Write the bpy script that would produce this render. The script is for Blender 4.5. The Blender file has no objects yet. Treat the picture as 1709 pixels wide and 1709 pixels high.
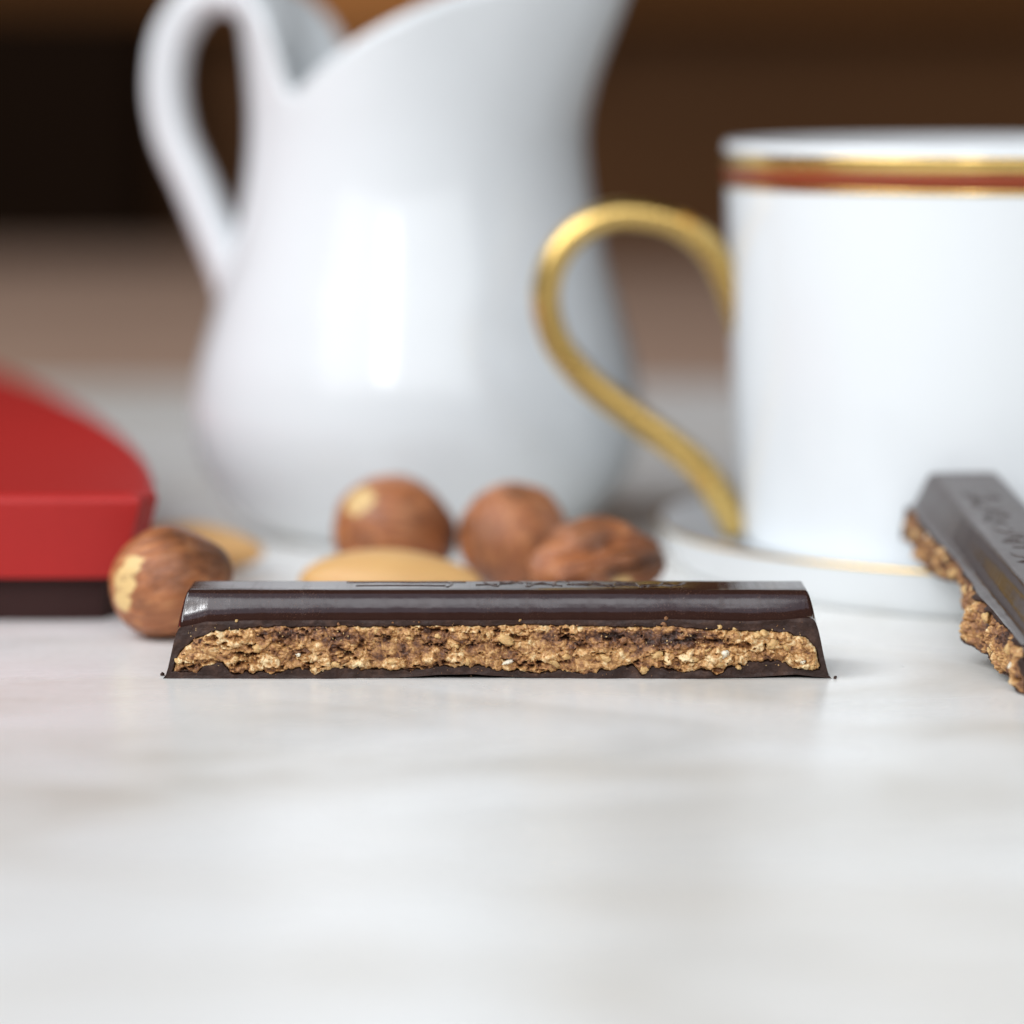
import bpy, math
import numpy as np
from mathutils import Vector, Matrix

MM = 0.001
R = math.radians
scene = bpy.context.scene
col = scene.collection

# ------------------------------------------------------------------ camera
cam_d = bpy.data.cameras.new('camera')
cam = bpy.data.objects.new('camera', cam_d)
col.objects.link(cam)
cam.location = (0, -0.322, 0.0575)
cam.rotation_euler = (R(90), 0, 0)
cam_d.sensor_width = 36
cam_d.sensor_fit = 'HORIZONTAL'
cam_d.lens = 115.86
cam_d.shift_y = -0.412
cam_d.clip_start = 0.01
cam_d.clip_end = 20
cam_d.dof.use_dof = True
cam_d.dof.focus_distance = 0.3225
cam_d.dof.aperture_fstop = 9.6
scene.camera = cam

# ------------------------------------------------------------------ world, lamps, exposure
w = bpy.data.worlds.new('World')
scene.world = w
w.use_nodes = True
w.node_tree.nodes['Background'].inputs[0].default_value = (1.0, 0.86, 0.72, 1)
w.node_tree.nodes['Background'].inputs[1].default_value = 0.07

def area(name, loc, target, sx, sy, power, color):
    l = bpy.data.lights.new(name, 'AREA')
    l.shape = 'RECTANGLE'
    l.size = sx
    l.size_y = sy
    l.energy = power
    l.color = color
    o = bpy.data.objects.new(name, l)
    col.objects.link(o)
    o.location = loc
    d = Vector(target) - Vector(loc)
    o.rotation_euler = d.to_track_quat('-Z', 'Y').to_euler()
    return o

area('bright_window', (-0.16, -1.04, 0.74), (0.0, 0.02, 0.0), 2.4, 0.80, 15.0, (0.95, 0.975, 1.0))
area('window_pane_lower', (-0.27, -0.80, 0.47), (0, 0.10, 0.03), 0.055, 0.17, 0.95, (0.97, 0.985, 1.0))
area('window_pane_upper', (-0.29, -0.74, 0.76), (0, 0.10, 0.03), 0.055, 0.12, 0.80, (0.97, 0.985, 1.0))
area('side_fill', (-0.80, -0.22, 0.85), (0.0, 0.0, 0.0), 0.7, 0.7, 9.6, (0.93, 0.965, 1.0))  # added lamp high at the left, brightens the table top
area('bevel_fill', (-0.45, -0.80, 1.50), (0.0, 0.0, 0.0), 1.7, 0.9, 3.4, (0.60, 0.74, 1.0))  # added weak bluish lamp overhead, gives the chocolate bevel its cool band

vs = scene.view_settings
scene.display_settings.display_device = 'sRGB'
vs.view_transform = 'Standard'
vs.look = 'None'
vs.exposure = 0.13
vs.gamma = 1.0
vs.use_curve_mapping = False
scene.render.engine = 'CYCLES'
scene.cycles.use_denoising = True
scene.cycles.max_bounces = 10
scene.cycles.caustics_reflective = False
scene.cycles.caustics_refractive = False

# ------------------------------------------------------------------ numpy noise
def _hash(ix, iy, iz, seed):
    h = (ix.astype(np.int64) * 374761393 + iy.astype(np.int64) * 668265263 + iz.astype(np.int64) * 2147483647 + seed * 144665) & 0xFFFFFFFF
    h = ((h ^ (h >> 13)) * 1274126177) & 0xFFFFFFFF
    h = ((h ^ (h >> 15)) * 2246822519) & 0xFFFFFFFF
    return ((h ^ (h >> 16)) & 0xFFFFFF) / float(0xFFFFFF)

def vnoise(x, y, z=0.0, seed=0):
    x, y, z = np.broadcast_arrays(np.asarray(x, float), np.asarray(y, float), np.asarray(z, float))
    ix, iy, iz = np.floor(x), np.floor(y), np.floor(z)
    fx, fy, fz = x - ix, y - iy, z - iz
    fx, fy, fz = [f * f * f * (f * (f * 6 - 15) + 10) for f in (fx, fy, fz)]
    r = 0
    for a in (0, 1):
        for b in (0, 1):
            for c in (0, 1):
                wgt = (fx if a else 1 - fx) * (fy if b else 1 - fy) * (fz if c else 1 - fz)
                r = r + wgt * _hash(ix + a, iy + b, iz + c, seed)
    return r * 2 - 1

def fbm(x, y, z=0.0, seed=0, octs=4, gain=0.5):
    s, a, t = 0, 1.0, 0
    for k in range(octs):
        s = s + a * vnoise(np.asarray(x) * 2 ** k, np.asarray(y) * 2 ** k, np.asarray(z) * 2 ** k, seed + 31 * k)
        t += a
        a *= gain
    return s / t

def worley(x, y, seed=0):
    """F1, F2 and the id hash of the nearest cell (2-D)"""
    ix, iy = np.floor(x), np.floor(y)
    f1 = np.full(np.shape(x), 9.0)
    f2 = np.full(np.shape(x), 9.0)
    cid = np.zeros(np.shape(x))
    z0 = np.zeros(np.shape(x))
    for a in (-1, 0, 1):
        for b in (-1, 0, 1):
            px = ix + a + _hash(ix + a, iy + b, z0, seed)
            py = iy + b + _hash(ix + a, iy + b, z0, seed + 7)
            d = np.hypot(px - x, py - y)
            h = _hash(ix + a, iy + b, z0, seed + 13)
            closer = d < f1
            f2 = np.where(closer, f1, np.minimum(f2, d))
            cid = np.where(closer, h, cid)
            f1 = np.where(closer, d, f1)
    return f1, f2, cid

def sstep(a, b, x):
    t = np.clip((np.asarray(x, float) - a) / (b - a), 0, 1)
    return t * t * (3 - 2 * t)

def smin(a, b, k):
    h = np.clip(0.5 + 0.5 * (b - a) / k, 0, 1)
    return b * (1 - h) + a * h - k * h * (1 - h)

def spline(xs, ys, x):
    """monotone-ish cubic through points (Catmull-Rom tangents)"""
    xs, ys, x = np.asarray(xs, float), np.asarray(ys, float), np.asarray(x, float)
    m = np.gradient(ys, xs)
    i = np.clip(np.searchsorted(xs, x) - 1, 0, len(xs) - 2)
    h = xs[i + 1] - xs[i]
    t = np.clip((x - xs[i]) / h, 0, 1)
    return ((2 * t**3 - 3 * t**2 + 1) * ys[i] + (t**3 - 2 * t**2 + t) * h * m[i]
            + (-2 * t**3 + 3 * t**2) * ys[i + 1] + (t**3 - t**2) * h * m[i + 1])

# ------------------------------------------------------------------ mesh helpers (all input in millimetres)
def mesh_obj(name, verts, faces, mats, parent=None, smooth=True, mat_index=None, attrs=None):
    me = bpy.data.meshes.new(name)
    v = np.asarray(verts, float) * MM
    me.from_pydata(v.tolist(), [], [tuple(int(i) for i in f) for f in faces])
    for m in (mats if isinstance(mats, (list, tuple)) else [mats]):
        me.materials.append(m)
    if smooth:
        me.polygons.foreach_set('use_smooth', np.ones(len(me.polygons), dtype=bool))
    if mat_index is not None:
        me.polygons.foreach_set('material_index', np.asarray(mat_index, dtype=np.int32))
    for k, a in (attrs or {}).items():
        at = me.attributes.new(k, 'FLOAT', 'POINT')
        at.data.foreach_set('value', np.asarray(a, dtype=np.float32))
    me.update()
    o = bpy.data.objects.new(name, me)
    col.objects.link(o)
    if parent is not None:
        o.parent = parent
    return o

def grid_faces(nu, nv, off=0, flip=False, wrap=False):
    f = []
    for i in range(nu if wrap else nu - 1):
        for j in range(nv - 1):
            a = off + i * nv + j
            b = off + ((i + 1) % nu) * nv + j
            q = (a, b, b + 1, a + 1)
            f.append(q[::-1] if flip else q)
    return f

def lathe(name, prof, mat, parent=None, n=96, closed=True):
    prof = np.asarray(prof, float)
    th = np.linspace(0, 2 * np.pi, n, endpoint=False)
    V = np.stack([np.outer(np.cos(th), prof[:, 0]), np.outer(np.sin(th), prof[:, 0]), np.tile(prof[:, 1], (n, 1))], -1).reshape(-1, 3)
    m = len(prof)
    F = grid_faces(n, m, 0, False, True)
    if closed:
        for i in range(n):
            a, b = i * m, ((i + 1) % n) * m
            F.append((a + m - 1, b + m - 1, b, a))
    return mesh_obj(name, V, F, mat, parent)

def tube(path, rad_a, rad_b, side, n=20, power=2.0):
    """sweep a super-ellipse along a path; rad_b is the half size along the fixed side vector"""
    P = np.asarray(path, float)
    m = len(P)
    T = np.gradient(P, axis=0)
    T /= np.linalg.norm(T, axis=1)[:, None]
    S = np.tile(np.asarray(side, float), (m, 1))
    S -= (S * T).sum(1)[:, None] * T
    S /= np.linalg.norm(S, axis=1)[:, None]
    N = np.cross(T, S)
    ra = np.broadcast_to(rad_a, m)
    rb = np.broadcast_to(rad_b, m)
    a = np.linspace(0, 2 * np.pi, n, endpoint=False)
    ca = np.sign(np.cos(a)) * np.abs(np.cos(a)) ** (2 / power)
    sa = np.sign(np.sin(a)) * np.abs(np.sin(a)) ** (2 / power)
    V = P[:, None, :] + N[:, None, :] * (ra[:, None] * ca)[..., None] + S[:, None, :] * (rb[:, None] * sa)[..., None]
    V = V.reshape(-1, 3)
    F = []
    for i in range(m - 1):
        for j in range(n):
            k = (j + 1) % n
            F.append((i * n + j, i * n + k, (i + 1) * n + k, (i + 1) * n + j))
    F.append(tuple(range(n))[::-1])
    F.append(tuple((m - 1) * n + j for j in range(n)))
    return V, F

def smooth_path(pts, n=60):
    P = np.asarray(pts, float)
    d = np.r_[0, np.cumsum(np.linalg.norm(np.diff(P, axis=0), axis=1))]
    t = np.linspace(0, d[-1], n)
    return np.stack([spline(d, P[:, k], t) for k in range(P.shape[1])], 1)

def ball(nu=40, nv=24):
    """unit sphere verts as (u around, v pole to pole along +x), faces"""
    u = np.linspace(0, 2 * np.pi, nu, endpoint=False)
    v = np.linspace(0.02, np.pi - 0.02, nv)
    U, W = np.meshgrid(u, v, indexing='ij')
    V = np.stack([np.cos(W), np.sin(W) * np.cos(U), np.sin(W) * np.sin(U)], -1).reshape(-1, 3)
    F = grid_faces(nu, nv, 0, False, True)
    F.append(tuple(i * nv for i in range(nu))[::-1])
    F.append(tuple(i * nv + nv - 1 for i in range(nu)))
    return V, F

def thing(name, label, cat, loc=(0, 0, 0), rot=(0, 0, 0), group=None):
    o = bpy.data.objects.new(name, None)
    o.empty_display_size = 0.01
    col.objects.link(o)
    o.location = Vector(loc) * MM
    o.rotation_euler = rot
    tag(o, label, cat, group)
    return o

def tag(o, label, cat, group=None):
    o['label'] = label
    o['category'] = cat
    if group:
        o['group'] = group
    return o

# ------------------------------------------------------------------ materials
class NT:
    def __init__(self, name):
        self.m = bpy.data.materials.new(name)
        self.m.use_nodes = True
        self.t = self.m.node_tree
        self.b = self.t.nodes['Principled BSDF']
    def n(self, typ, **kw):
        nd = self.t.nodes.new(typ)
        for k, v in kw.items():
            if k.startswith('i_'):
                nd.inputs[k[2:].replace('_', ' ')].default_value = v
            else:
                setattr(nd, k, v)
        return nd
    def l(self, a, b):
        self.t.links.new(a, b)
    def coords(self, scale=(1, 1, 1), rot=(0, 0, 0)):
        tc = self.n('ShaderNodeTexCoord')
        mp = self.n('ShaderNodeMapping')
        mp.inputs['Scale'].default_value = scale
        mp.inputs['Rotation'].default_value = rot
        self.l(tc.outputs['Object'], mp.inputs['Vector'])
        return mp.outputs['Vector']
    def noise(self, vec, scale, detail=4, rough=0.55, dist=0.0):
        nd = self.n('ShaderNodeTexNoise')
        nd.inputs['Scale'].default_value = scale
        nd.inputs['Detail'].default_value = detail
        nd.inputs['Roughness'].default_value = rough
        nd.inputs['Distortion'].default_value = dist
        self.l(vec, nd.inputs['Vector'])
        return nd.outputs['Fac']
    def ramp(self, fac, stops):
        nd = self.n('ShaderNodeValToRGB')
        els = nd.color_ramp.elements
        while len(els) < len(stops):
            els.new(0.5)
        for e, (p, c) in zip(els, stops):
            e.position = p
            e.color = (*c, 1) if len(c) == 3 else c
        self.l(fac, nd.inputs['Fac'])
        return nd.outputs['Color']
    def mix(self, fac, a, b, mode='MIX'):
        nd = self.n('ShaderNodeMix', data_type='RGBA', blend_type=mode)
        for sock, v in ((nd.inputs[0], fac), (nd.inputs[6], a), (nd.inputs[7], b)):
            if hasattr(v, 'is_linked'):
                self.l(v, sock)
            elif isinstance(v, (int, float)):
                sock.default_value = v
            else:
                sock.default_value = (*v, 1)
        return nd.outputs[2]
    def math(self, op, a, b=None, clamp=False):
        nd = self.n('ShaderNodeMath', operation=op, use_clamp=clamp)
        for s, v in zip(nd.inputs, (a, b)):
            if v is None:
                continue
            if hasattr(v, 'is_linked'):
                self.l(v, s)
            else:
                s.default_value = v
        return nd.outputs[0]
    def bump(self, h, strength, dist):
        nd = self.n('ShaderNodeBump')
        nd.inputs['Strength'].default_value = strength
        nd.inputs['Distance'].default_value = dist
        self.l(h, nd.inputs['Height'])
        self.l(nd.outputs['Normal'], self.b.inputs['Normal'])
    def set(self, **kw):
        for k, v in kw.items():
            s = self.b.inputs[k.replace('_', ' ')]
            if hasattr(v, 'is_linked'):
                self.l(v, s)
            elif isinstance(v, tuple) and len(v) == 3 and s.type == 'RGBA':
                s.default_value = (*v, 1)
            else:
                s.default_value = v
        return self.m
    def attr(self, name):
        nd = self.n('ShaderNodeAttribute', attribute_name=name)
        return nd.outputs['Fac']

def mat_marble():
    k = NT('honed_marble')
    v = k.coords((0.62, 1.0, 1.0), (0, 0, 0.2))
    cloud = k.noise(v, 34, 5, 0.55, 0.8)
    c = k.ramp(cloud, [(0.30, (0.66, 0.625, 0.565)), (0.44, (0.80, 0.785, 0.75)), (0.58, (0.87, 0.87, 0.855))])
    v2 = k.coords((0.35, 1.0, 1.0), (0, 0, -0.25))
    vein = k.noise(v2, 16, 6, 0.6, 2.2)
    vd = k.math('ABSOLUTE', k.math('SUBTRACT', vein, 0.5))
    vm = k.ramp(vd, [(0.0, (0.66, 0.64, 0.60)), (0.10, (1, 1, 1))])
    wv = k.noise(k.coords((1, 1, 1)), 9, 2)
    vm2 = k.mix(k.ramp(wv, [(0.42, (0, 0, 0)), (0.62, (1, 1, 1))]), (1, 1, 1), vm)
    c = k.mix(0.35, c, vm2, 'MULTIPLY')
    fine = k.noise(k.coords(), 900, 3)
    c = k.mix(0.16, c, k.ramp(fine, [(0.3, (0.6, 0.6, 0.6)), (0.7, (1, 1, 1))]), 'MULTIPLY')
    rg = k.ramp(cloud, [(0.3, (0.30,) * 3), (0.7, (0.25,) * 3)])
    k.bump(fine, 0.05, 0.0002)
    return k.set(Base_Color=c, Roughness=rg, Specular_IOR_Level=0.5)

def mat_wall():
    k = NT('brown_wood_panelling')
    v = k.coords((1.0, 1.0, 3.0))
    g = k.noise(v, 2.2, 5, 0.55, 0.6)
    c = k.ramp(g, [(0.3, (0.11, 0.045, 0.0145)), (0.7, (0.17, 0.070, 0.023))])
    return k.set(Base_Color=c, Roughness=0.6, Specular_IOR_Level=0.15)

def mat_wood(name, c0, c1):
    k = NT(name)
    g = k.noise(k.coords((1, 1, 9)), 6, 5, 0.6, 0.5)
    c = k.ramp(g, [(0.3, c0), (0.7, c1)])
    return k.set(Base_Color=c, Roughness=0.7, Specular_IOR_Level=0.05)

def mat_porcelain(name, c):
    k = NT(name)
    n = k.noise(k.coords(), 25, 2)
    cc = k.mix(n, tuple(x * 0.985 for x in c), c)
    k.bump(k.noise(k.coords(), 60, 2), 0.04, 0.001)
    return k.set(Base_Color=cc, Roughness=0.13, Specular_IOR_Level=0.45, Coat_Weight=0.0, Coat_Roughness=0.08)

def mat_gold(name, c0, c1, rough):
    k = NT(name)
    n = k.noise(k.coords(), 180, 4)
    cc = k.mix(n, c0, c1)
    rr = k.ramp(n, [(0.3, (rough * 0.8,) * 3), (0.7, (rough * 1.25,) * 3)])
    return k.set(Base_Color=cc, Metallic=1.0, Roughness=rr)

def mat_chocolate():
    k = NT('dark_chocolate_gloss')
    v = k.coords()
    n = k.noise(v, 420, 4)
    c = k.mix(n, (0.022, 0.0085, 0.0065), (0.036, 0.0150, 0.0110))
    dust = k.noise(v, 5200, 2, 0.5)
    area_ = k.noise(v, 130, 3, 0.6)
    dm = k.math('MULTIPLY', k.ramp(dust, [(0.60, (0,) * 3), (0.67, (1,) * 3)]), k.ramp(area_, [(0.45, (0,) * 3), (0.68, (1,) * 3)]))
    c = k.mix(k.math('MULTIPLY', dm, 0.3), c, (0.14, 0.065, 0.035))
    rr = k.math('ADD', k.ramp(area_, [(0.3, (0.09,) * 3), (0.75, (0.16,) * 3)]), k.math('MULTIPLY', dm, 0.12))
    stk = k.noise(k.coords((1, 0.03, 0.03)), 1100, 4, 0.6)
    rr = k.math('ADD', rr, k.math('MULTIPLY', k.ramp(stk, [(0.48, (0,) * 3), (0.70, (1,) * 3)]), 0.10))
    k.bump(k.math('ADD', k.noise(v, 260, 3), k.math('MULTIPLY', stk, 0.25)), 0.06, 0.0006)
    return k.set(Base_Color=c, Roughness=rr, IOR=1.58)

def mat_choc_break():
    k = NT('dark_chocolate_snapped')
    v = k.coords()
    n = k.noise(v, 700, 5, 0.6)
    c = k.ramp(n, [(0.3, (0.022, 0.010, 0.0075)), (0.55, (0.040, 0.0190, 0.0140)), (0.70, (0.075, 0.038, 0.026)), (0.8, (0.13, 0.070, 0.042))])
    k.bump(k.noise(v, 2600, 4, 0.65), 0.5, 0.00018)
    return k.set(Base_Color=c, Roughness=0.55, Specular_IOR_Level=0.3)

def mat_filling():
    k = NT('hazelnut_crumb_filling')
    v = k.coords()
    tone = k.attr('tone')
    fine = k.noise(v, 3800, 5, 0.7)
    mid = k.noise(v, 1100, 4, 0.6)
    f = k.math('ADD', tone, k.math('MULTIPLY', k.math('SUBTRACT', fine, 0.5), 1.0))
    f = k.math('ADD', f, k.math('MULTIPLY', k.math('SUBTRACT', mid, 0.5), 0.45), True)
    c = k.ramp(f, [(0.0, (0.040, 0.016, 0.009)), (0.22, (0.120, 0.048, 0.024)), (0.48, (0.300, 0.136, 0.050)),
                   (0.74, (0.55, 0.300, 0.110)), (1.0, (0.80, 0.60, 0.34))])
    k.bump(fine, 0.4, 0.00018)
    return k.set(Base_Color=c, Roughness=0.55, Specular_IOR_Level=0.5,
                 Subsurface_Weight=0.12, Subsurface_Radius=(0.0010, 0.0005, 0.00025), Subsurface_Scale=0.6)

def mat_bit(name, c0, c1):
    k = NT(name)
    n = k.noise(k.coords(), 2600, 4, 0.6)
    c = k.mix(n, c0, c1)
    k.bump(n, 0.5, 0.0002)
    return k.set(Base_Color=c, Roughness=0.5, Subsurface_Weight=0.2, Subsurface_Radius=(0.0012, 0.0007, 0.0004), Subsurface_Scale=0.6)

def mat_hazel():
    k = NT('hazelnut_skin')
    v = k.coords((0.22, 1, 1))
    st = k.noise(v, 1000, 6, 0.68, 0.6)
    pat = k.noise(k.coords(), 190, 4, 0.55)
    c = k.ramp(st, [(0.28, (0.150, 0.048, 0.018)), (0.50, (0.38, 0.130, 0.046)), (0.72, (0.60, 0.265, 0.105))])
    c = k.mix(k.ramp(pat, [(0.46, (0,) * 3), (0.70, (0.75,) * 3)]), c, (0.11, 0.045, 0.022))
    bare = k.attr('bare')
    b2 = k.math('ADD', bare, k.math('MULTIPLY', k.math('SUBTRACT', st, 0.5), 3.0))
    c = k.mix(k.ramp(b2, [(0.42, (0,) * 3), (0.78, (1,) * 3)]), c, (0.70, 0.475, 0.20))
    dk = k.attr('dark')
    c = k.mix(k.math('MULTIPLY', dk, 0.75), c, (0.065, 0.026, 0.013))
    k.bump(st, 0.6, 0.0004)
    return k.set(Base_Color=c, Roughness=0.36, Specular_IOR_Level=0.5)

def mat_almond():
    k = NT('blanched_almond')
    n = k.noise(k.coords((0.3, 1, 1)), 500, 4)
    c = k.mix(n, (0.56, 0.30, 0.10), (0.70, 0.43, 0.175))
    k.bump(n, 0.3, 0.0003)
    return k.set(Base_Color=c, Roughness=0.5, Subsurface_Weight=0.15, Subsurface_Radius=(0.002, 0.001, 0.0005), Subsurface_Scale=0.5)

def mat_card(name, c, rough=0.42):
    k = NT(name)
    n = k.noise(k.coords(), 1500, 4)
    cc = k.mix(n, tuple(x * 0.9 for x in c), tuple(min(1, x * 1.08) for x in c))
    k.bump(n, 0.08, 0.0002)
    return k.set(Base_Color=cc, Roughness=rough, Specular_IOR_Level=0.3)

M = dict(marble=mat_marble(), wall=mat_wall(),
         board=mat_wood('orange_brown_wood', (0.56, 0.21, 0.062), (0.70, 0.29, 0.09)),
         brownboard=mat_wood('mid_brown_wood', (0.15, 0.062, 0.020), (0.22, 0.088, 0.029)),
         tablewood=mat_wood('satin_brown_table_wood', (0.36, 0.235, 0.17), (0.48, 0.325, 0.245)),
         darkwood=mat_wood('near_black_wood', (0.010, 0.0045, 0.002), (0.020, 0.009, 0.004)),
         jug=mat_porcelain('white_porcelain_glaze', (0.685, 0.71, 0.725)),
         cup=mat_porcelain('white_bone_china', (0.74, 0.765, 0.78)),
         gold=mat_gold('brushed_gold_lustre', (0.60, 0.39, 0.12), (0.72, 0.50, 0.17), 0.27),
         goldline=mat_gold('bright_gold_line', (0.80, 0.52, 0.16), (0.86, 0.60, 0.22), 0.22),
         redband=mat_card('red_brown_enamel', (0.24, 0.045, 0.017), 0.25),
         choc=mat_chocolate(), choc_break=mat_choc_break(), filling=mat_filling(),
         bit_tan=mat_bit('tan_nut_bit', (0.52, 0.29, 0.11), (0.74, 0.50, 0.22)),
         bit_white=mat_bit('white_nut_bit', (0.74, 0.64, 0.48), (0.88, 0.82, 0.68)),
         bit_brown=mat_bit('brown_crumb', (0.17, 0.075, 0.035), (0.34, 0.16, 0.065)),
         hazel=mat_hazel(), almond=mat_almond(),
         red=mat_card('red_card', (0.40, 0.017, 0.0145), 0.55),
         shadecard=mat_card('shade_dark_card', (0.030, 0.0075, 0.006), 0.6),  # shade under the lid, put into the colour of the foot
         pale=mat_card('pale_print', (0.75, 0.55, 0.52), 0.5))

# ------------------------------------------------------------------ the setting
def slab(name, x0, x1, y0, y1, z0, z1, mat, bev=1.5):
    import bmesh
    bm = bmesh.new()
    bmesh.ops.create_cube(bm, size=1)
    for v in bm.verts:
        v.co = Vector(((x0 + x1) / 2 + v.co.x * (x1 - x0), (y0 + y1) / 2 + v.co.y * (y1 - y0), (z0 + z1) / 2 + v.co.z * (z1 - z0))) * MM
    if bev:
        bmesh.ops.bevel(bm, geom=bm.edges[:], offset=bev * MM, segments=3, affect='EDGES', profile=0.5)
    me = bpy.data.meshes.new(name)
    bm.to_mesh(me)
    bm.free()
    me.materials.append(mat)
    o = bpy.data.objects.new(name, me)
    col.objects.link(o)
    return o

marble = slab('marble_slab', -900, 900, -420, 322, -8, 0, M['marble'], 2)
marble['kind'] = 'structure'
table = slab('table_top', -1000, 1000, -450, 985, -38, -8.2, M['tablewood'], 3)
table['kind'] = 'structure'
wall = slab('wall', -2600, 2600, 1700, 1750, -900, 1500, M['wall'], 0)
wall['kind'] = 'structure'
# wood of the room far behind: a lighter board across the wall and a near-black door at the left
shelf = slab('wooden_shelf_board', -135, 30, 1640, 1698, 82, 190, M['board'], 4)
tag(shelf, 'blurred orange brown wooden board behind the jug rim', 'board')
for x0, x1, lab in ((-560, -138, 'blurred dark brown wooden board behind the jug handle'), (33, 1500, 'blurred long dark brown wooden board behind the coffee cup')):
    tag(slab('wooden_shelf_board', x0, x1, 1640, 1698, 106, 190, M['brownboard'], 4), lab, 'board')
cab = slab('dark_cabinet', -1500, -205, 1560, 1695, -900, 110, M['darkwood'], 5)
tag(cab, 'blurred near-black wooden cabinet behind the jug handle', 'cabinet')

# ------------------------------------------------------------------ chocolate bar pieces
CHOC_TOP = 8.32
PY = [0.0, 0.25, 0.55, 0.85, 1.15, 1.40, 1.65, 2.10, 2.35, 2.65, 3.1, 20]
PZ = [0.0, 0.03, 0.10, 0.25, 0.52, 0.86, 1.30, 2.12, 2.45, 2.66, 2.75, 2.75]

def chocolate_piece(root, xl, xr, lo_end, hi_end, ledge_fn, bottom_fn, up_fn, down_fn, seed, tone_bias,
                    dx=0.075, rag=0.18, depth=11.4, shift_fn=None):
    """local mm frame: x along the piece, -y the snapped face, z up. up_fn / down_fn bound the crumb filling on that face."""
    nx = int((xr - xl) / dx)
    # columns, denser at both sloping ends
    t = np.linspace(0, 1, nx)
    xs = xl + (xr - xl) * (t - 0.012 * np.sin(4 * np.pi * t) / 2)
    ys = np.r_[np.linspace(0, 3.1, 44), np.linspace(3.3, depth - 3, 22), np.linspace(depth - 2.9, depth, 26)]
    ny = len(ys)
    X, Y = np.meshgrid(xs, ys, indexing='ij')
    lg = ledge_fn(X)
    front = lg + spline(PY, PZ, Y) * (CHOC_TOP - lg) / PZ[-1]
    slope = 5.2
    e1 = np.interp(X - xl, [0, 0.28, 0.5, 0.8, 40], [0, 0.32, 1.1, 2.4, 2.4 + 39.2 * slope])
    e2 = np.interp(xr - X, [0, 0.28, 0.5, 0.8, 40], [0, 0.32, 1.1, 2.4, 2.4 + 39.2 * slope])
    b = (depth - Y) * 3.0
    H = smin(front, np.full_like(X, CHOC_TOP), 0.12)
    Hend = smin(e1, e2, 0.6)
    H = smin(H, Hend, 2.2)
    H = smin(H, b, 1.5)
    H = np.maximum(H, 0.0)
    H += 0.015 * fbm(X * 0.35, Y * 0.5, 0, seed + 3, 3) * sstep(0.3, 2, H)
    zb = np.minimum(bottom_fn(xs), np.maximum(H[:, 0] - 0.05, 0))
    # snapped face: columns share xs
    nv = 92
    v = np.linspace(0, 1, nv)
    ztop = np.maximum(H[:, 0], zb + 0.02)
    Z = zb[:, None] + (ztop - zb)[:, None] * v[None, :]
    XX = np.repeat(xs[:, None], nv, 1)
    up = up_fn(XX) + 0.22 * fbm(XX * 1.3, Z * 0.3, 0, seed + 11, 3)
    dn = down_fn(XX) - 0.12 + 0.30 * fbm(XX * 1.5, Z * 0.3, 5, seed + 12, 3)
    inside = np.minimum(up - Z, Z - dn)
    inside = np.minimum(inside, np.minimum((XX - xl) - Z * 0.22 - 0.85 + 0.35 * fbm(XX, Z * 1.2, 2, seed + 17, 3), (xr - XX) - Z * 0.22 - 0.70 + 0.35 * fbm(XX, Z * 1.2, 2, seed + 17, 3)))
    edge = sstep(0.0, 0.06, v)[None, :] * sstep(0.0, 0.06, 1 - v)[None, :]
    rough = rag * fbm(XX * 0.5, Z * 0.6, 0, seed + 20, 3) + 0.05 * fbm(XX * 3, Z * 3, 0, seed + 21, 3)
    conch = 0.10 * np.sin(Z * 3.0 + 2.0 * fbm(XX * 0.3, Z * 0.2, 0, seed + 22, 2))
    FY = (rough + conch * 0.4) * edge + 1.5 * sstep(-0.05, 0.35, inside)
    base_rag = rag * 1.5 * fbm(xs * 0.22, np.zeros_like(xs), 0, seed + 30, 3) + 0.06 * fbm(xs * 1.8, np.zeros_like(xs), 3, seed + 31, 3)
    if shift_fn is not None:
        base_rag = base_rag + shift_fn(xs)
    FY = FY + base_rag[:, None] * (1 - 0.85 * v[None, :])
    top_shift = FY[:, -1]
    Yt = Y + top_shift[:, None] * (1 - sstep(0, 0.8, Y))
    V = [np.stack([X, Yt, H], -1).reshape(-1, 3), np.stack([XX, FY, Z], -1).reshape(-1, 3)]
    F = grid_faces(nx, ny, 0)
    n0 = nx * ny
    mi = [0] * len(F)
    F2 = grid_faces(nx, nv, n0, True)
    F += F2
    mi += [1] * len(F2)
    # the ledge right above the break is matt too
    # bottom
    nb = n0 + nx * nv
    V.append(np.stack([xs, np.full(nx, depth), np.zeros(nx)], -1))
    for i in range(nx - 1):
        F.append((n0 + i * nv, n0 + (i + 1) * nv, nb + i + 1, nb + i)[::-1])
        mi.append(1)
        F.append((i * ny + ny - 1, (i + 1) * ny + ny - 1, nb + i + 1, nb + i))
        mi.append(0)
    shell = mesh_obj('chocolate_shell', np.concatenate(V), F, [M['choc'], M['choc_break']], root, True, mi)

    # crumb filling: its own rough heightfield on the same face
    nz = 96
    za, zc = 0.2, float(np.max(ledge_fn(xs))) + 0.3
    zs = np.linspace(za, zc, nz)
    X2, Z2 = np.meshgrid(xs, zs, indexing='ij')
    wx = X2 + 0.35 * fbm(X2 * 0.9, Z2 * 0.9, 0, seed + 40, 2)
    wz = Z2 + 0.30 * fbm(X2 * 0.9, Z2 * 0.9, 7, seed + 41, 2)
    up2 = up_fn(X2) + 0.22 * fbm(X2 * 1.3, Z2 * 0.3, 0, seed + 11, 3) + 0.22 * fbm(X2 * 2.5, Z2 * 2.5, 0, seed + 15, 3)
    dn2 = down_fn(X2) - 0.12 + 0.30 * fbm(X2 * 1.5, Z2 * 0.3, 5, seed + 12, 3) + 0.30 * fbm(X2 * 2.2, Z2 * 2.2, 0, seed + 16, 3)
    ins = np.minimum(up2 - Z2, Z2 - dn2)
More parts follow.
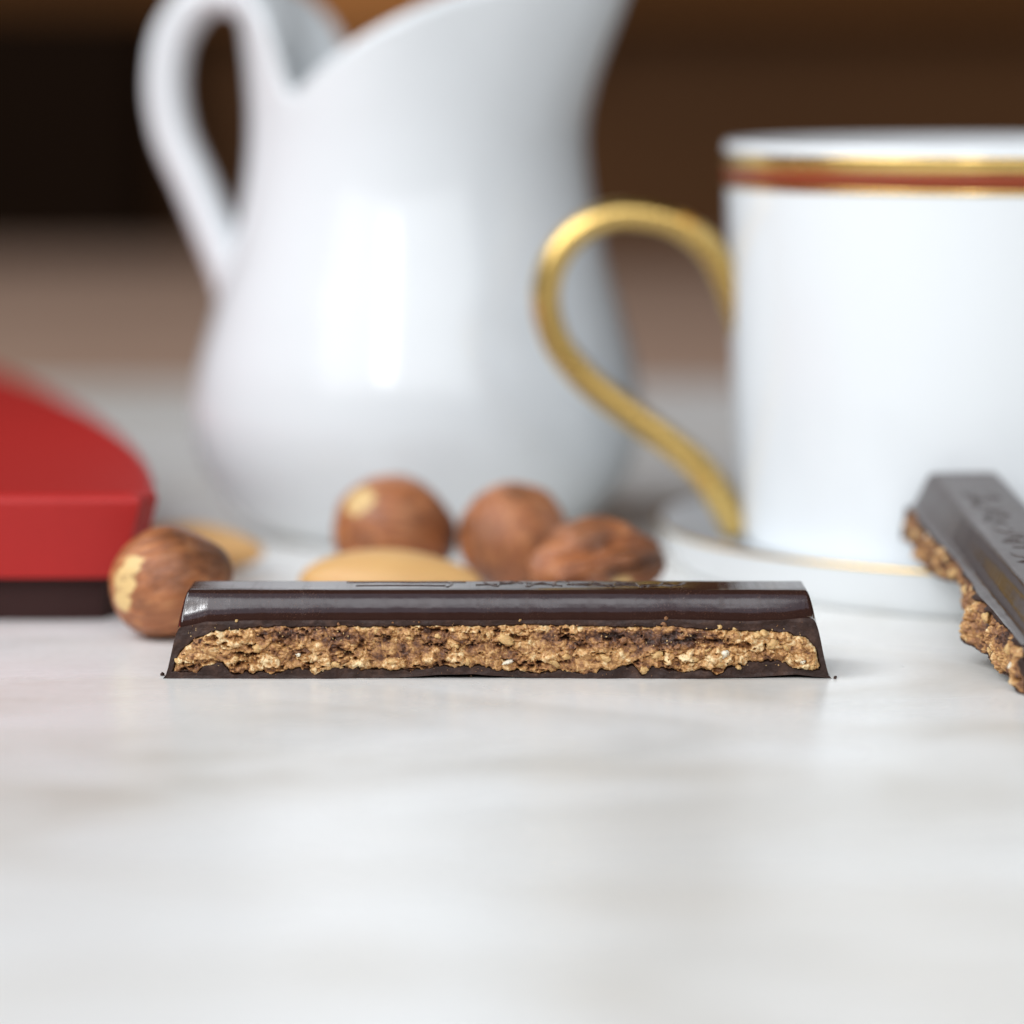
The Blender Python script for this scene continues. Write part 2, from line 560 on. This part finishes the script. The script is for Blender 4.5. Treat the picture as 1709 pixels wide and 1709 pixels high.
    ins = np.minimum(ins, np.minimum((X2 - xl) - Z2 * 0.22 - 0.95 + 0.35 * fbm(X2, Z2 * 1.2, 2, seed + 17, 3), (xr - X2) - Z2 * 0.22 - 0.80 + 0.35 * fbm(X2, Z2 * 1.2, 2, seed + 17, 3)))
    f1, f2, cid = worley(wx * 0.62, wz * 0.85, seed + 50)
    g1, g2, gid = worley(wx * 1.7, wz * 1.9, seed + 51)
    h1, h2, hid = worley(X2 * 4.2 + 0.5 * fbm(X2 * 3, Z2 * 3, 0, seed + 68, 2), Z2 * 4.2 + 0.5 * fbm(X2 * 3, Z2 * 3, 4, seed + 69, 2), seed + 52)
    crack = sstep(0.0, 0.16, f2 - f1)
    crack2 = sstep(0.0, 0.22, g2 - g1)
    lump = (0.85 - f1) * 0.38 + (cid - 0.5) * 0.34 + 0.35 * fbm(X2 * 0.9, Z2 * 1.1, 2, seed + 66, 3)
    lump2 = (0.8 - g1) * 0.18 + (gid - 0.5) * 0.22
    grain = (0.8 - h1) * 0.11 + (hid - 0.5) * 0.06
    hole = sstep(0.26, 0.52, fbm(X2 * 0.75, Z2 * 1.25, 0, seed + 60, 3)) + sstep(0.38, 0.58, fbm(X2 * 1.9, Z2 * 2.4, 0, seed + 61, 3)) * 0.7
    hgt = 0.22 + lump + lump2 + grain + 0.22 * fbm(X2 * 2.6, Z2 * 2.6, 0, seed + 62, 4, 0.62) - (1 - crack) * 0.22 - (1 - crack2) * 0.10 - 0.75 * hole
    paste = sstep(-0.05, 0.35, fbm(X2 * 0.33, Z2 * 0.7, 3, seed + 80, 3))
    hgt = 0.22 + (hgt - 0.22) * (1 - 0.55 * paste)
    tb = tone_bias(X2, Z2)
    hgt = hgt - 0.10 * tb
    FY2 = -hgt * sstep(-0.05, 0.45, ins) + 0.10
    FY2 = FY2 + 1.6 * (1 - sstep(-0.22, 0.10, ins))
    b_if = np.interp(X2.ravel(), xs, base_rag).reshape(X2.shape)
    vv = np.clip((Z2 - 0.2) / (zc - 0.4), 0, 1)
    FY2 = FY2 + b_if * (1 - 0.85 * vv)
    tone = 0.64 + (cid - 0.5) * 0.34 + 0.30 * fbm(X2 * 1.2, Z2 * 1.4, 9, seed + 67, 3) + (gid - 0.5) * 0.20 + (hid - 0.5) * 0.18 - 0.30 * np.clip(tb, -0.6, 1.0) - 0.30 * hole - 0.10 * paste + 0.25 * np.clip(lump, -0.4, 0.5)
    keep = ins > -0.30
    idx = -np.ones(X2.size, int)
    kf = []
    K = keep
    for i in range(nx - 1):
        row = K[i] & K[i + 1]
        js = np.nonzero(row[:-1] & row[1:])[0]
        for j in js:
            a = i * nz + j
            kf.append((a, a + 1, a + nz + 1, a + nz))
    used = np.unique(np.asarray(kf).ravel())
    idx[used] = np.arange(len(used))
    V2 = np.stack([X2, FY2, Z2], -1).reshape(-1, 3)[used]
    kf = idx[np.asarray(kf)]
    fil = mesh_obj('filling', V2, [tuple(f[::-1]) for f in kf], M['filling'], root, True, None, {'tone': tone.ravel()[used]})
    return shell, fil

def lump_mesh(seed, n=16, m=11):
    V, F = ball(n, m)
    r = 1 + 0.75 * fbm(V[:, 0] * 1.5 + seed, V[:, 1] * 1.5 + 3.3, V[:, 2] * 1.5 + 7.1, seed, 3, 0.6)
    return V * r[:, None], F

LUMPS = {}
def crumb(name, parent, x, y, z, sx, sy, sz, mat, seed, rot=0.0):
    key = (seed % 7, mat.name)
    if key not in LUMPS:
        V, F = lump_mesh(seed % 7 + 3)
        o = mesh_obj(name, V, F, mat, parent)
        LUMPS[key] = o.data
    else:
        o = bpy.data.objects.new(name, LUMPS[key])
        col.objects.link(o)
        o.parent = parent
    o.location = (x * MM, y * MM, z * MM)
    o.rotation_euler = (0.4 * math.sin(seed * 3.1), rot, 0.5 * math.sin(seed * 1.7))
    o.scale = (sx, sy, sz)
    return o

S0 = 5500 / 322.0                       # photograph pixels per mm on the snapped face
def fx(px):
    return (np.asarray(px, float) - 854.5) / S0
def fz(py):
    return 57.5 - (np.asarray(py, float) - 150) / S0

# --- the piece lying across the middle
main = thing('chocolate_bar_piece', 'dark chocolate strip lying flat, snapped face showing a full band of nutty crumb filling', 'chocolate')
XL, XR = float(fx(272)), float(fx(1388))
up_x = fx([270, 290, 302, 325, 360, 420, 520, 640, 900, 1100, 1200, 1290, 1345, 1366, 1376, 1390])
up_z = fz([1112, 1108, 1086, 1064, 1053, 1047, 1045, 1045, 1043, 1045, 1051, 1053, 1062, 1085, 1112, 1120])
dn_x = fx([270, 330, 352, 372, 388, 460, 500, 525, 560, 640, 680, 740, 800, 830, 890, 1000, 1040, 1060, 1072, 1090, 1150, 1170, 1200, 1216, 1250, 1300, 1332, 1390])
dn_z = fz([1117, 1117, 1105, 1107, 1121, 1122, 1112, 1120, 1112, 1117, 1118, 1111, 1110, 1117, 1120, 1120, 1108, 1110, 1125, 1112, 1120, 1115, 1124, 1114, 1105, 1102, 1115, 1122])
def main_ledge(x):
    z = np.interp(x, fx([270, 300, 345, 420, 800, 1080, 1115, 1180, 1250, 1310, 1345, 1390]),
                  [4.2, 5.0, 5.55, 5.70, 5.72, 5.72, 5.82, 5.72, 5.62, 5.75, 5.95, 5.6])
    return z + 0.03 * fbm(np.asarray(x) * 0.8, np.asarray(x) * 0, 0, 91, 2)
def main_bottom(x):
    return np.interp(x, fx([270, 300, 420, 560, 660, 730, 790, 860, 960, 1150, 1250, 1330, 1390]),
                     [0.0, 0.03, 0.0, 0.0, 0.05, 0.36, 0.45, 0.10, 0.0, 0.0, 0.12, 0.38, 0.0])
def main_tone(X, Z):
    def blob(cx, cz, rx, rz, a):
        return a * np.exp(-(((X - fx(cx)) / (rx / S0)) ** 2 + ((Z - fz(cz)) / (rz / S0)) ** 2))
    t = blob(530, 1062, 85, 14, 1.0) + blob(460, 1060, 40, 10, 0.8) + blob(700, 1085, 40, 20, 0.55)
    t += blob(990, 1068, 110, 15, 1.15) + blob(1120, 1066, 80, 13, 1.1) + blob(1190, 1062, 40, 10, 0.6)
    t += blob(1270, 1092, 26, 12, 0.8) - blob(1020, 1100, 150, 10, 0.45) - blob(430, 1090, 60, 25, 0.15) - blob(860, 1070, 30, 14, 0.4)
    t -= blob(1200, 1095, 60, 16, 0.3)
    return t
def mk(xv, zv):
    return lambda x: np.interp(x, xv, zv)
shell, fil = chocolate_piece(main, XL, XR, 0, 0, main_ledge, main_bottom, mk(up_x, up_z), mk(dn_x, dn_z), 5, main_tone)

# bits of nut standing proud of the crumb (pixel centre, size in px, kind)
bits = [(1290, 1073, 19, 15, 't'), (1264, 1060, 12, 9, 't'), (1340, 1103, 9, 10, 'w'), (1210, 1090, 15, 13, 'w'), (848, 1104, 15, 6, 'w'),
        (1096, 1092, 20, 9, 't'), (1010, 1097, 17, 10, 't'), (945, 1095, 12, 9, 't'), (925, 1106, 18, 9, 't'), (845, 1067, 24, 14, 't'),
        (629, 1054, 9, 11, 't'), (684, 1063, 10, 7, 't'), (498, 1092, 5, 5, 'w'), (298, 1104, 8, 13, 't'), (1075, 1117, 11, 10, 't'),
        (1200, 1107, 12, 10, 't'), (1160, 1100, 12, 10, 't'), (1275, 1056, 14, 10, 't'), (1312, 1080, 10, 9, 't'), (1232, 1112, 8, 6, 't'),
        (780, 1103, 8, 9, 't'), (655, 1103, 18, 9, 't'), (560, 1108, 14, 10, 't'), (430, 1080, 15, 12, 't'), (395, 1100, 12, 9, 't'),
        (1130, 1078, 12, 6, 'b'), (1040, 1068, 13, 9, 'b'), (970, 1060, 12, 7, 'b'), (590, 1070, 11, 8, 'b'), (480, 1070, 9, 7, 'b'),
        (730, 1062, 9, 8, 't'), (760, 1075, 12, 10, 't'), (340, 1085, 12, 9, 't'), (1355, 1110, 8, 8, 't'), (1180, 1085, 14, 5, 't')]
for i, (px, py, sw, sh, kd) in enumerate(bits):
    crumb('nut_bit', fil, float(fx(px)), -0.18 - 0.12 * math.sin(i * 2.3), float(fz(py)), sw / S0 * 0.55, 0.42, sh / S0 * 0.55,
          {'t': M['bit_tan'], 'w': M['bit_white'], 'b': M['bit_brown']}[kd], i, 0.5 * math.sin(i * 5.7))
# crumbs lying on the ledge of the break
for i, (px, py, s, kd) in enumerate([(395, 1036, 4, 't'), (1112, 1032, 6, 'b'), (1108, 1041, 7, 'b'), (1201, 1046, 6, 't'), (1226, 1050, 5, 't'),
                                     (868, 1035, 3, 't'), (655, 1039, 3, 'b'), (565, 1041, 4, 'b'), (700, 1038, 3, 'b')]):
    crumb('ledge_crumb', shell, float(fx(px)), 0.02, float(fz(py)), s / S0 * 0.6, 0.25, s / S0 * 0.6, M['bit_tan'] if kd == 't' else M['bit_brown'], i + 2)

# fine crumbs dusted over the break (too small to count)
def dust(parent, n, xa, xb, za, zb_, seed, mat, ymean=-0.12, smin_=0.035, smax=0.11):
    rng = np.random.default_rng(seed)
    V0 = np.array([(1, 0, 0), (-1, 0, 0), (0, 1, 0), (0, -1, 0), (0, 0, 1), (0, 0, -1)], float)
    F0 = [(0, 2, 4), (2, 1, 4), (1, 3, 4), (3, 0, 4), (2, 0, 5), (1, 2, 5), (3, 1, 5), (0, 3, 5)]
    V, F = [], []
    for i in range(n):
        s = rng.uniform(smin_, smax)
        p = np.array([rng.uniform(xa, xb), ymean + rng.normal(0, 0.10), rng.uniform(za, zb_)])
        q = V0 * s * rng.uniform(0.6, 1.4, 3) + rng.normal(0, s * 0.25, (6, 3))
        V.append(q + p)
        F += [tuple(k + 6 * i for k in f) for f in F0]
    o = mesh_obj('crumb_dust', np.concatenate(V), F, mat, parent, False)
    o['kind'] = 'stuff'
    return o
dust(main, 260, float(fx(310)), float(fx(1360)), 1.2, 5.1, 1, M['bit_tan'], -0.25, 0.03, 0.09)
dust(main, 300, float(fx(300)), float(fx(1370)), 0.25, 5.6, 2, M['bit_brown'], -0.10, 0.025, 0.07)

# raised lettering strokes on the top face, cut off by the break
def strokes(parent, runs, zt, rad=0.17, h=0.10):
    V, F = [], []
    off = 0
    for pts in runs:
        P = smooth_path(np.c_[np.asarray(pts, float), np.full(len(pts), zt)], 26)
        v, f = tube(P, rad, h, (0, 0, 1), 10)
        V.append(v)
        F += [tuple(k + off for k in q) for q in f]
        off += len(v)
    return mesh_obj('embossed_stroke', np.concatenate(V), F, M['choc'], parent)

def scribble(x0, x1, seed, ya=3.6, yb=8.0, step=3.4):
    """worn, illegible swashes of relief"""
    rng = np.random.default_rng(seed)
    runs = []
    x = x0
    while x < x1:
        n = int(rng.integers(3, 6))
        px = x + np.cumsum(rng.uniform(0.25, 1.0, n)) * step * 0.5
        py = rng.uniform(ya, yb, n)
        runs.append(list(zip(px, py)))
        if rng.random() < 0.6:
            c = rng.uniform(ya + 0.5, yb - 1.2)
            runs.append([(x, c), (x + 0.6 * step, c + rng.uniform(-0.5, 0.5)), (x + 1.3 * step, c + rng.uniform(-0.8, 0.8))])
        x += rng.uniform(0.7, 1.1) * step
    return runs
runs = [[(-16.5, 7.4), (-13.8, 7.5), (-9.5, 7.3), (-4.6, 7.4)], [(-15.5, 5.0), (-11.0, 5.2), (-6.6, 5.0)], [(-6.4, 4.2), (-6.0, 6.2), (-6.6, 7.8)]]
strokes(main, runs + scribble(-3.6, 13.5, 4, 3.9, 8.2, 2.6), CHOC_TOP - 0.02)

# --- the piece leaning on the saucer at the right
lean = thing('chocolate_bar_piece', 'dark chocolate strip with ragged snapped edge, one end propped on the saucer', 'chocolate')
P1 = Vector((43.3, 43.5, 7.35))           # far lower corner of its snapped face
ax = Vector((0.098, -0.984, -0.146)).normalized()
yd = Vector((0.995, 0.098, 0.0))
yd = (yd - ax * yd.dot(ax)).normalized()
zd = ax.cross(yd)
mw = Matrix(((ax.x, yd.x, zd.x, P1.x * MM), (ax.y, yd.y, zd.y, P1.y * MM), (ax.z, yd.z, zd.z, P1.z * MM), (0, 0, 0, 1)))
lean.matrix_world = mw
LL = 54.0
def l_ledge(x):
    return np.interp(x, [0, 2, 6, 60], [4.0, 4.6, 4.9, 5.1]) + 0.03 * fbm(np.asarray(x) * 0.5, np.asarray(x) * 0, 0, 71, 2)
def l_bottom(x):
    x = np.asarray(x, float)
    return np.interp(x, [0, 1.5, 4, 9, 14, 18, 22, 27, 30, 34, 38, 44, 60], [1.3, 0.5, 0.9, 0.6, 0.7, 1.4, 2.0, 2.2, 1.4, 0.3, 0.2, 0.3, 0.2]) * 0.8 + 0.28 * fbm(x * 0.7, x * 0, 0, 73, 3) + 0.1
def l_up(x):
    return l_ledge(x) - 0.45
def l_dn(x):
    return l_bottom(x) + 0.28 + 0.15 * fbm(np.asarray(x) * 0.6, np.asarray(x) * 0, 4, 77, 2)
def l_tone(X, Z):
    return 0.55 * sstep(-0.1, 0.5, fbm(X * 0.18, Z * 0.4, 0, 79, 3)) + 0.5
lshell, lfil = chocolate_piece(lean, -0.8, LL, 0, 0, l_ledge, l_bottom, l_up, l_dn, 25, l_tone, 0.1, 0.75, depth=12.9,
                               shift_fn=lambda x: np.interp(x, [0, 12, 20, 26, 31, 35, 41, 48, 60], [0, 0.3, 1.1, 1.4, -0.2, -1.2, -0.9, -0.2, 0]))
for i in range(26):
    u = 2.5 + i * 1.9
    za_, zb2 = float(l_dn(u)) + 0.6, float(l_up(u)) - 0.5
    crumb('nut_bit', lfil, u, float(np.interp(u, [0, 12, 20, 26, 31, 35, 41, 48, 60], [0, 0.3, 1.1, 1.4, -0.2, -1.2, -0.9, -0.2, 0])) * 0.5 - 0.1, za_ + (zb2 - za_) * (0.5 + 0.5 * math.sin(i * 2.9)), 0.5 + 0.2 * math.sin(i), 0.4, 0.4 + 0.15 * math.cos(i * 1.3),
          [M['bit_tan'], M['bit_brown'], M['bit_tan'], M['bit_white']][(i * 7) % 4 if i % 5 == 0 else i % 3], i + 1)
strokes(lean, scribble(7.5, 50, 8, 3.6, 8.2, 3.0), CHOC_TOP - 0.02)

# stray crumbs on the marble beside the middle piece
for (x, y, z, s, lab) in [(float(fx(268)), 1.6, 0.15, 0.2, 'tiny chocolate crumb on the marble at the strip end nearest the hazelnut'),
                          (float(fx(1394)), -0.1, 0.13, 0.17, 'tiny chocolate crumb on the marble at the strip end nearest the saucer')]:
    V, F = lump_mesh(int(z * 100))
    c = mesh_obj('chocolate_crumb', V * s, F, M['choc_break'])
    c.location = (x * MM, y * MM, z * MM)
    tag(c, lab, 'crumb')

# ------------------------------------------------------------------ nuts
def hazelnut(label, x, d, rx, ry, rz, yaw, pitch, seed, bare=(), dark=(), groove=0.035, roll=0.0, zc=None):
    V, F = ball(96, 60)
    x0, y0, z0 = V.T
    ang = np.arctan2(z0, y0)
    tip = 1 - 0.10 * sstep(0.2, 1, x0) + 0.03 * sstep(0.2, 1, -x0)
    rr = 1 + 0.035 * fbm(x0 * 1.5, y0 * 1.5, z0 * 1.5, seed, 3)
    rr += groove * fbm(x0 * 0.9 + seed, np.cos(ang) * 3.6, np.sin(ang) * 3.6, seed + 5, 4) * (1 - np.abs(x0) ** 6)
    P = np.stack([x0 * rr * (1 + 0.06 * sstep(0.7, 1, x0)), y0 * rr * tip, z0 * rr * tip], -1) * np.array([rx, ry, rz])
    Rm = np.array((Matrix.Rotation(yaw, 3, 'Z') @ Matrix.Rotation(pitch, 3, 'Y') @ Matrix.Rotation(roll, 3, 'X')))
    W = P @ Rm.T
    zmin = W[:, 2].min()
    nW = (V @ Rm.T)
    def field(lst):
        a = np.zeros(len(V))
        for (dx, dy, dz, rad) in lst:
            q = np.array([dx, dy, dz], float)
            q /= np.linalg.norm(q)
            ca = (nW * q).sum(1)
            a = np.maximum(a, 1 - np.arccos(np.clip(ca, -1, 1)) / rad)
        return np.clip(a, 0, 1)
    o = mesh_obj('hazelnut', P, F, M['hazel'], None, True, None, {'bare': sstep(0, 0.6, field(bare)), 'dark': field(dark)})
    o.rotation_euler = Matrix(Rm.tolist()).to_euler()
    o.location = (x * MM, (d - 322) * MM, (-zmin + 0.02) * MM)
    return tag(o, label, 'hazelnut')

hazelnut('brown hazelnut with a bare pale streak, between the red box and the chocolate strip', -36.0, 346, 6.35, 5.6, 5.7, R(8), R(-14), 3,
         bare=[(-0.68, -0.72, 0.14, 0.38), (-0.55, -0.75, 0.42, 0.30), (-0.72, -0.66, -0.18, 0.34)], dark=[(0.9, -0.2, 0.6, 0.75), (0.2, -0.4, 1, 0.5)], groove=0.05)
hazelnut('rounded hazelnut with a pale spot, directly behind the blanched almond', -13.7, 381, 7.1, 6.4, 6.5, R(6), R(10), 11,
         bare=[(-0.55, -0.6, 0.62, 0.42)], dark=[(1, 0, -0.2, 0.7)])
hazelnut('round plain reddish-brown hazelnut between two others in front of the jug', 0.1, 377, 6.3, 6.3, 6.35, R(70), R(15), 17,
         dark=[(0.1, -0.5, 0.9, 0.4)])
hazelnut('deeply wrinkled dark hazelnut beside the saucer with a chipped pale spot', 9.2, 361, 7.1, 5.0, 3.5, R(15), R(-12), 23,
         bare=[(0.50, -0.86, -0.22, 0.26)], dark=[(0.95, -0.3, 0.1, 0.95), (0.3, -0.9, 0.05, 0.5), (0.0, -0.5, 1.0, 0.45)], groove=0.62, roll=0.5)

def almond(label, x, d, rx, ry, rz, yaw, seed):
    V, F = ball(64, 48)
    x0, y0, z0 = V.T
    taper = 1 - 0.30 * sstep(-0.2, 1, x0)
    rr = 1 + 0.02 * fbm(x0 * 2, y0 * 2, z0 * 2, seed, 3)
    P = np.stack([x0 * 1.02, y0 * taper * rr, np.where(z0 < 0, z0 * 0.85, z0) * (1 - 0.2 * sstep(0, 1, x0)) * rr], -1) * np.array([rx, ry, rz])
    o = mesh_obj('almond', P, F, M['almond'])
    o.rotation_euler = (0, 0, yaw)
    o.location = (x * MM, (d - 322) * MM, -P[:, 2].min() * MM)
    return tag(o, label, 'almond')
almond('smooth blanched almond lying flat right behind the chocolate strip', -13.4, 363, 10.0, 5.6, 3.75, R(-6), 5)
almond('pale blanched almond mostly hidden behind the hazelnut by the red box', -38.2, 391, 9.0, 5.6, 3.3, R(-14), 8)

# ------------------------------------------------------------------ cream jug
def jug():
    root = thing('cream_jug', 'white glazed porcelain cream jug with tall spout and loop handle', 'jug', (-12.3, 430 - 322, 0), (0, 0, R(-12.5)))
    na, nt = 160, 70
    al = np.linspace(-np.pi, np.pi, na, endpoint=False)
    aa = np.degrees(np.abs(al))
    zr = spline([0, 30, 71, 99.5, 112, 120, 124, 128, 134, 144, 180], [72.5, 71.5, 68.0, 62.4, 59.2, 57.0, 56.6, 59.2, 65.0, 69.0, 70.0], aa)
    pz = [0, 0.6, 2, 5, 9, 14, 20, 28, 36, 44, 52, 60, 70, 80]
    pr = [19.6, 20.6, 22.5, 25.4, 27.9, 29.2, 28.8, 26.7, 24.4, 22.7, 22.0, 22.4, 23.6, 24.6]
    def surf(inset, zs):
        Z = np.asarray(zs)
        Rr = spline(pz, pr, Z) - inset
        A = np.repeat(al[:, None], Z.shape[1], 1)
        AD = np.degrees(np.abs(A))
        Rr = Rr + 5.6 * np.exp(-(AD / 30) ** 2) * sstep(50, 80, Z)
        Rr = Rr - 1.6 * np.exp(-((AD - 62) / 26) ** 2) * sstep(46, 76, Z)
        return np.stack([Rr * np.cos(A), Rr * np.sin(A), Z], -1)
    t = np.linspace(0, 1, nt)
    zo = zr[:, None] * t[None, :]
    outer = surf(0, zo)
    lipz = np.stack([zr + 0.55, zr + 0.55], 1)
    lip = np.stack([surf(0.55, lipz[:, :1])[:, 0], surf(1.25, lipz[:, 1:])[:, 0]], 1)
    zi = 2.5 + (zr[:, None] - 2.5) * t[::-1][None, :]
    inner = surf(1.8, zi)
    W = np.concatenate([outer, lip, inner], 1)
    m = W.shape[1]
    V = W.reshape(-1, 3)
    F = grid_faces(na, m, 0, False, True)
    nV = len(V)
    V = np.concatenate([V, [[0, 0, 0.0], [0, 0, 2.5]]])
    for i in range(na):
        j = (i + 1) % na
        F.append((j * m, i * m, nV))
        F.append((i * m + m - 1, j * m + m - 1, nV + 1))
    mesh_obj('jug_body', V, F, M['jug'], root)
    path = smooth_path([(-19.0, 0, 61.0), (-20.2, 0, 66.0), (-23.6, 0, 69.6), (-28.8, 0, 69.9), (-32.9, 0, 65.5), (-34.3, 0, 59), (-33.4, 0, 52.0), (-30.3, 0, 45), (-27.4, 0, 38.5), (-24.6, 0, 32.5), (-23.2, 0, 27.5)], 70)
    tt = np.linspace(0, 1, 70)
    ra = 2.6 + 0.6 * np.exp(-((tt - 1) / 0.14) ** 2) + 0.7 * np.exp(-(tt / 0.12) ** 2)
    rb = 4.2 - 0.5 * np.sin(np.pi * tt) + 0.6 * np.exp(-((tt - 1) / 0.12) ** 2)
    v, f = tube(path, ra, rb, (0, 1, 0), 28, 2.3)
    mesh_obj('handle', v, f, M['jug'], root)
jug()

# ------------------------------------------------------------------ saucer and cup
CUP = (58.6, 395 - 322)
SAU = (64.5, 399 - 322)
sau = thing('saucer', 'white china saucer with thin gold edge under the gold-handled cup', 'saucer', (SAU[0], SAU[1], 0))
lathe('saucer_dish', [(0.01, 0.6), (41, 0.6), (42, 0.0), (44.2, 0.0), (45.0, 0.6), (45.7, 1.9), (46.3, 3.4), (46.8, 4.75), (46.9, 5.15), (47.0, 5.4), (46.6, 5.5),
                      (45.6, 5.35), (40, 4.0), (33, 2.7), (26, 2.1), (20, 2.0), (0.01, 2.0)], M['cup'], sau, 160, False)
lathe('gold_edge', [(46.8, 5.08), (47.08, 5.25), (47.14, 5.42), (46.9, 5.58), (46.5, 5.58), (46.5, 5.42), (46.85, 5.35), (46.85, 5.2)], M['goldline'], sau, 160)

cup = thing('coffee_cup', 'white china coffee cup with gold and red-brown rim band and gold loop handle', 'cup', (CUP[0], CUP[1], 2.02))
ZT = 49.4
def cr(z):
    return np.interp(z, [0, 6, 20, 40, 46, ZT], [31.0, 31.5, 32.2, 32.8, 33.0, 33.15])
zz = np.r_[np.linspace(2.2, ZT - 0.6, 40)]
prof = [(0.01, 1.2), (24, 1.2), (24.4, 0.0), (26, 0.0), (26.6, 1.0), (29.5, 1.2), (30.7, 1.6)] + [(float(cr(z)), z) for z in zz] + \
       [(33.05, ZT - 0.2), (32.6, ZT), (32.0, ZT - 0.1), (31.6, ZT - 0.7)] + [(float(cr(z)) - 1.7, z) for z in zz[::-1] if z > 6] + [(27, 4.2), (20, 3.4), (0.01, 3.4)]
lathe('cup_body', prof, M['cup'], cup, 160, False)
def band(name, za, zb_, proud, mat):
    k = []
    n = 6
    for z in np.linspace(za, zb_, n):
        e = 1 - abs((z - za) / (zb_ - za) * 2 - 1) ** 4
        k.append((float(cr(z)) + proud * (0.35 + 0.65 * e), z))
    k += [(float(cr(zb_)) - 0.25, zb_), (float(cr(za)) - 0.25, za)]
    return lathe(name, k, mat, cup, 160)
band('gold_band', ZT - 3.2, ZT - 1.35, 0.16, M['goldline'])
band('red_band', ZT - 5.0, ZT - 3.22, 0.10, M['redband'])
band('gold_line', ZT - 5.6, ZT - 5.02, 0.14, M['goldline'])
SC = 5500 / 394.0
hp = [(1250, 560), (1222, 487), (1192, 427), (1160, 393), (1125, 371), (1075, 357), (1020, 357), (965, 383), (925, 430), (910, 490), (925, 560), (970, 622), (1040, 680), (1110, 730), (1170, 782), (1205, 835), (1232, 882)]
path = smooth_path([((px - 854.5) / SC - CUP[0], -1.5 - 3 * math.sin(math.pi * i / 16), 57.5 - (py - 150) / SC - 2.02) for i, (px, py) in enumerate(hp)], 80)
tt = np.linspace(0, 1, 80)
v, f = tube(path, 1.72 + 0.3 * np.exp(-(tt / 0.09) ** 2) + 0.2 * np.exp(-((tt - 1) / 0.1) ** 2), 2.3 + 0.6 * np.exp(-(tt / 0.1) ** 2), (0, 1, 0), 24, 2.2)
mesh_obj('handle', v, f, M['gold'], cup)

# ------------------------------------------------------------------ red carton
def red_box():
    root = thing('red_box', 'matt red card box with tapered lid and recessed foot coloured dark for shade beside a hazelnut', 'box', (-38.9, 353 - 322, 0))
    # plan outline (local mm): front edge along x to the left, right edge bowing back to the left
    side = smooth_path([(-1.0, 0.3), (0.0, 1.4), (-0.4, 9), (-3.6, 32), (-10.0, 62), (-21, 102), (-36, 146), (-48, 176)], 40)
    def outline(inset):
        P = [(-110, inset)] + [(-110 + 109 * k / 12, inset) for k in range(1, 12)] + [(x - inset, max(y, 0) + (inset if y < 20 else 0)) for x, y in side] + [(-110, 176 - inset)]
        return np.asarray(P)
    def shell(name, layers, mat):
        n = len(outline(0))
        V = np.concatenate([np.c_[outline(i), np.full(n, z)] for i, z in layers])
        F = []
        for a in range(len(layers) - 1):
            for j in range(n):
                k = (j + 1) % n
                F.append((a * n + j, a * n + k, (a + 1) * n + k, (a + 1) * n + j))
        F.append(tuple(range(n))[::-1])
        F.append(tuple((len(layers) - 1) * n + j for j in range(n)))
        return mesh_obj(name, V, F, mat, root, False)
    shell('box_base', [(4.6, 0.0), (4.4, 5.2)], M['shadecard'])
    lid = shell('lid', [(2.2, 4.9), (0.15, 12.6), (0.0, 13.3), (0.25, 13.8), (0.9, 14.1), (1.6, 14.2)], M['red'])
    th = np.linspace(0, 2 * np.pi, 16, endpoint=False)
    V = np.r_[np.c_[-38.5 + 3.4 * np.cos(th), 83 + 9 * np.sin(th), np.full(16, 14.21)], np.c_[-38.5 + 3.4 * np.cos(th), 83 + 9 * np.sin(th), np.full(16, 14.26)]]
    F = [tuple(range(16, 32))] + [(i, (i + 1) % 16, 16 + (i + 1) % 16, 16 + i) for i in range(16)]
    mesh_obj('printed_mark', V, F, M['pale'], lid, False)
red_box()
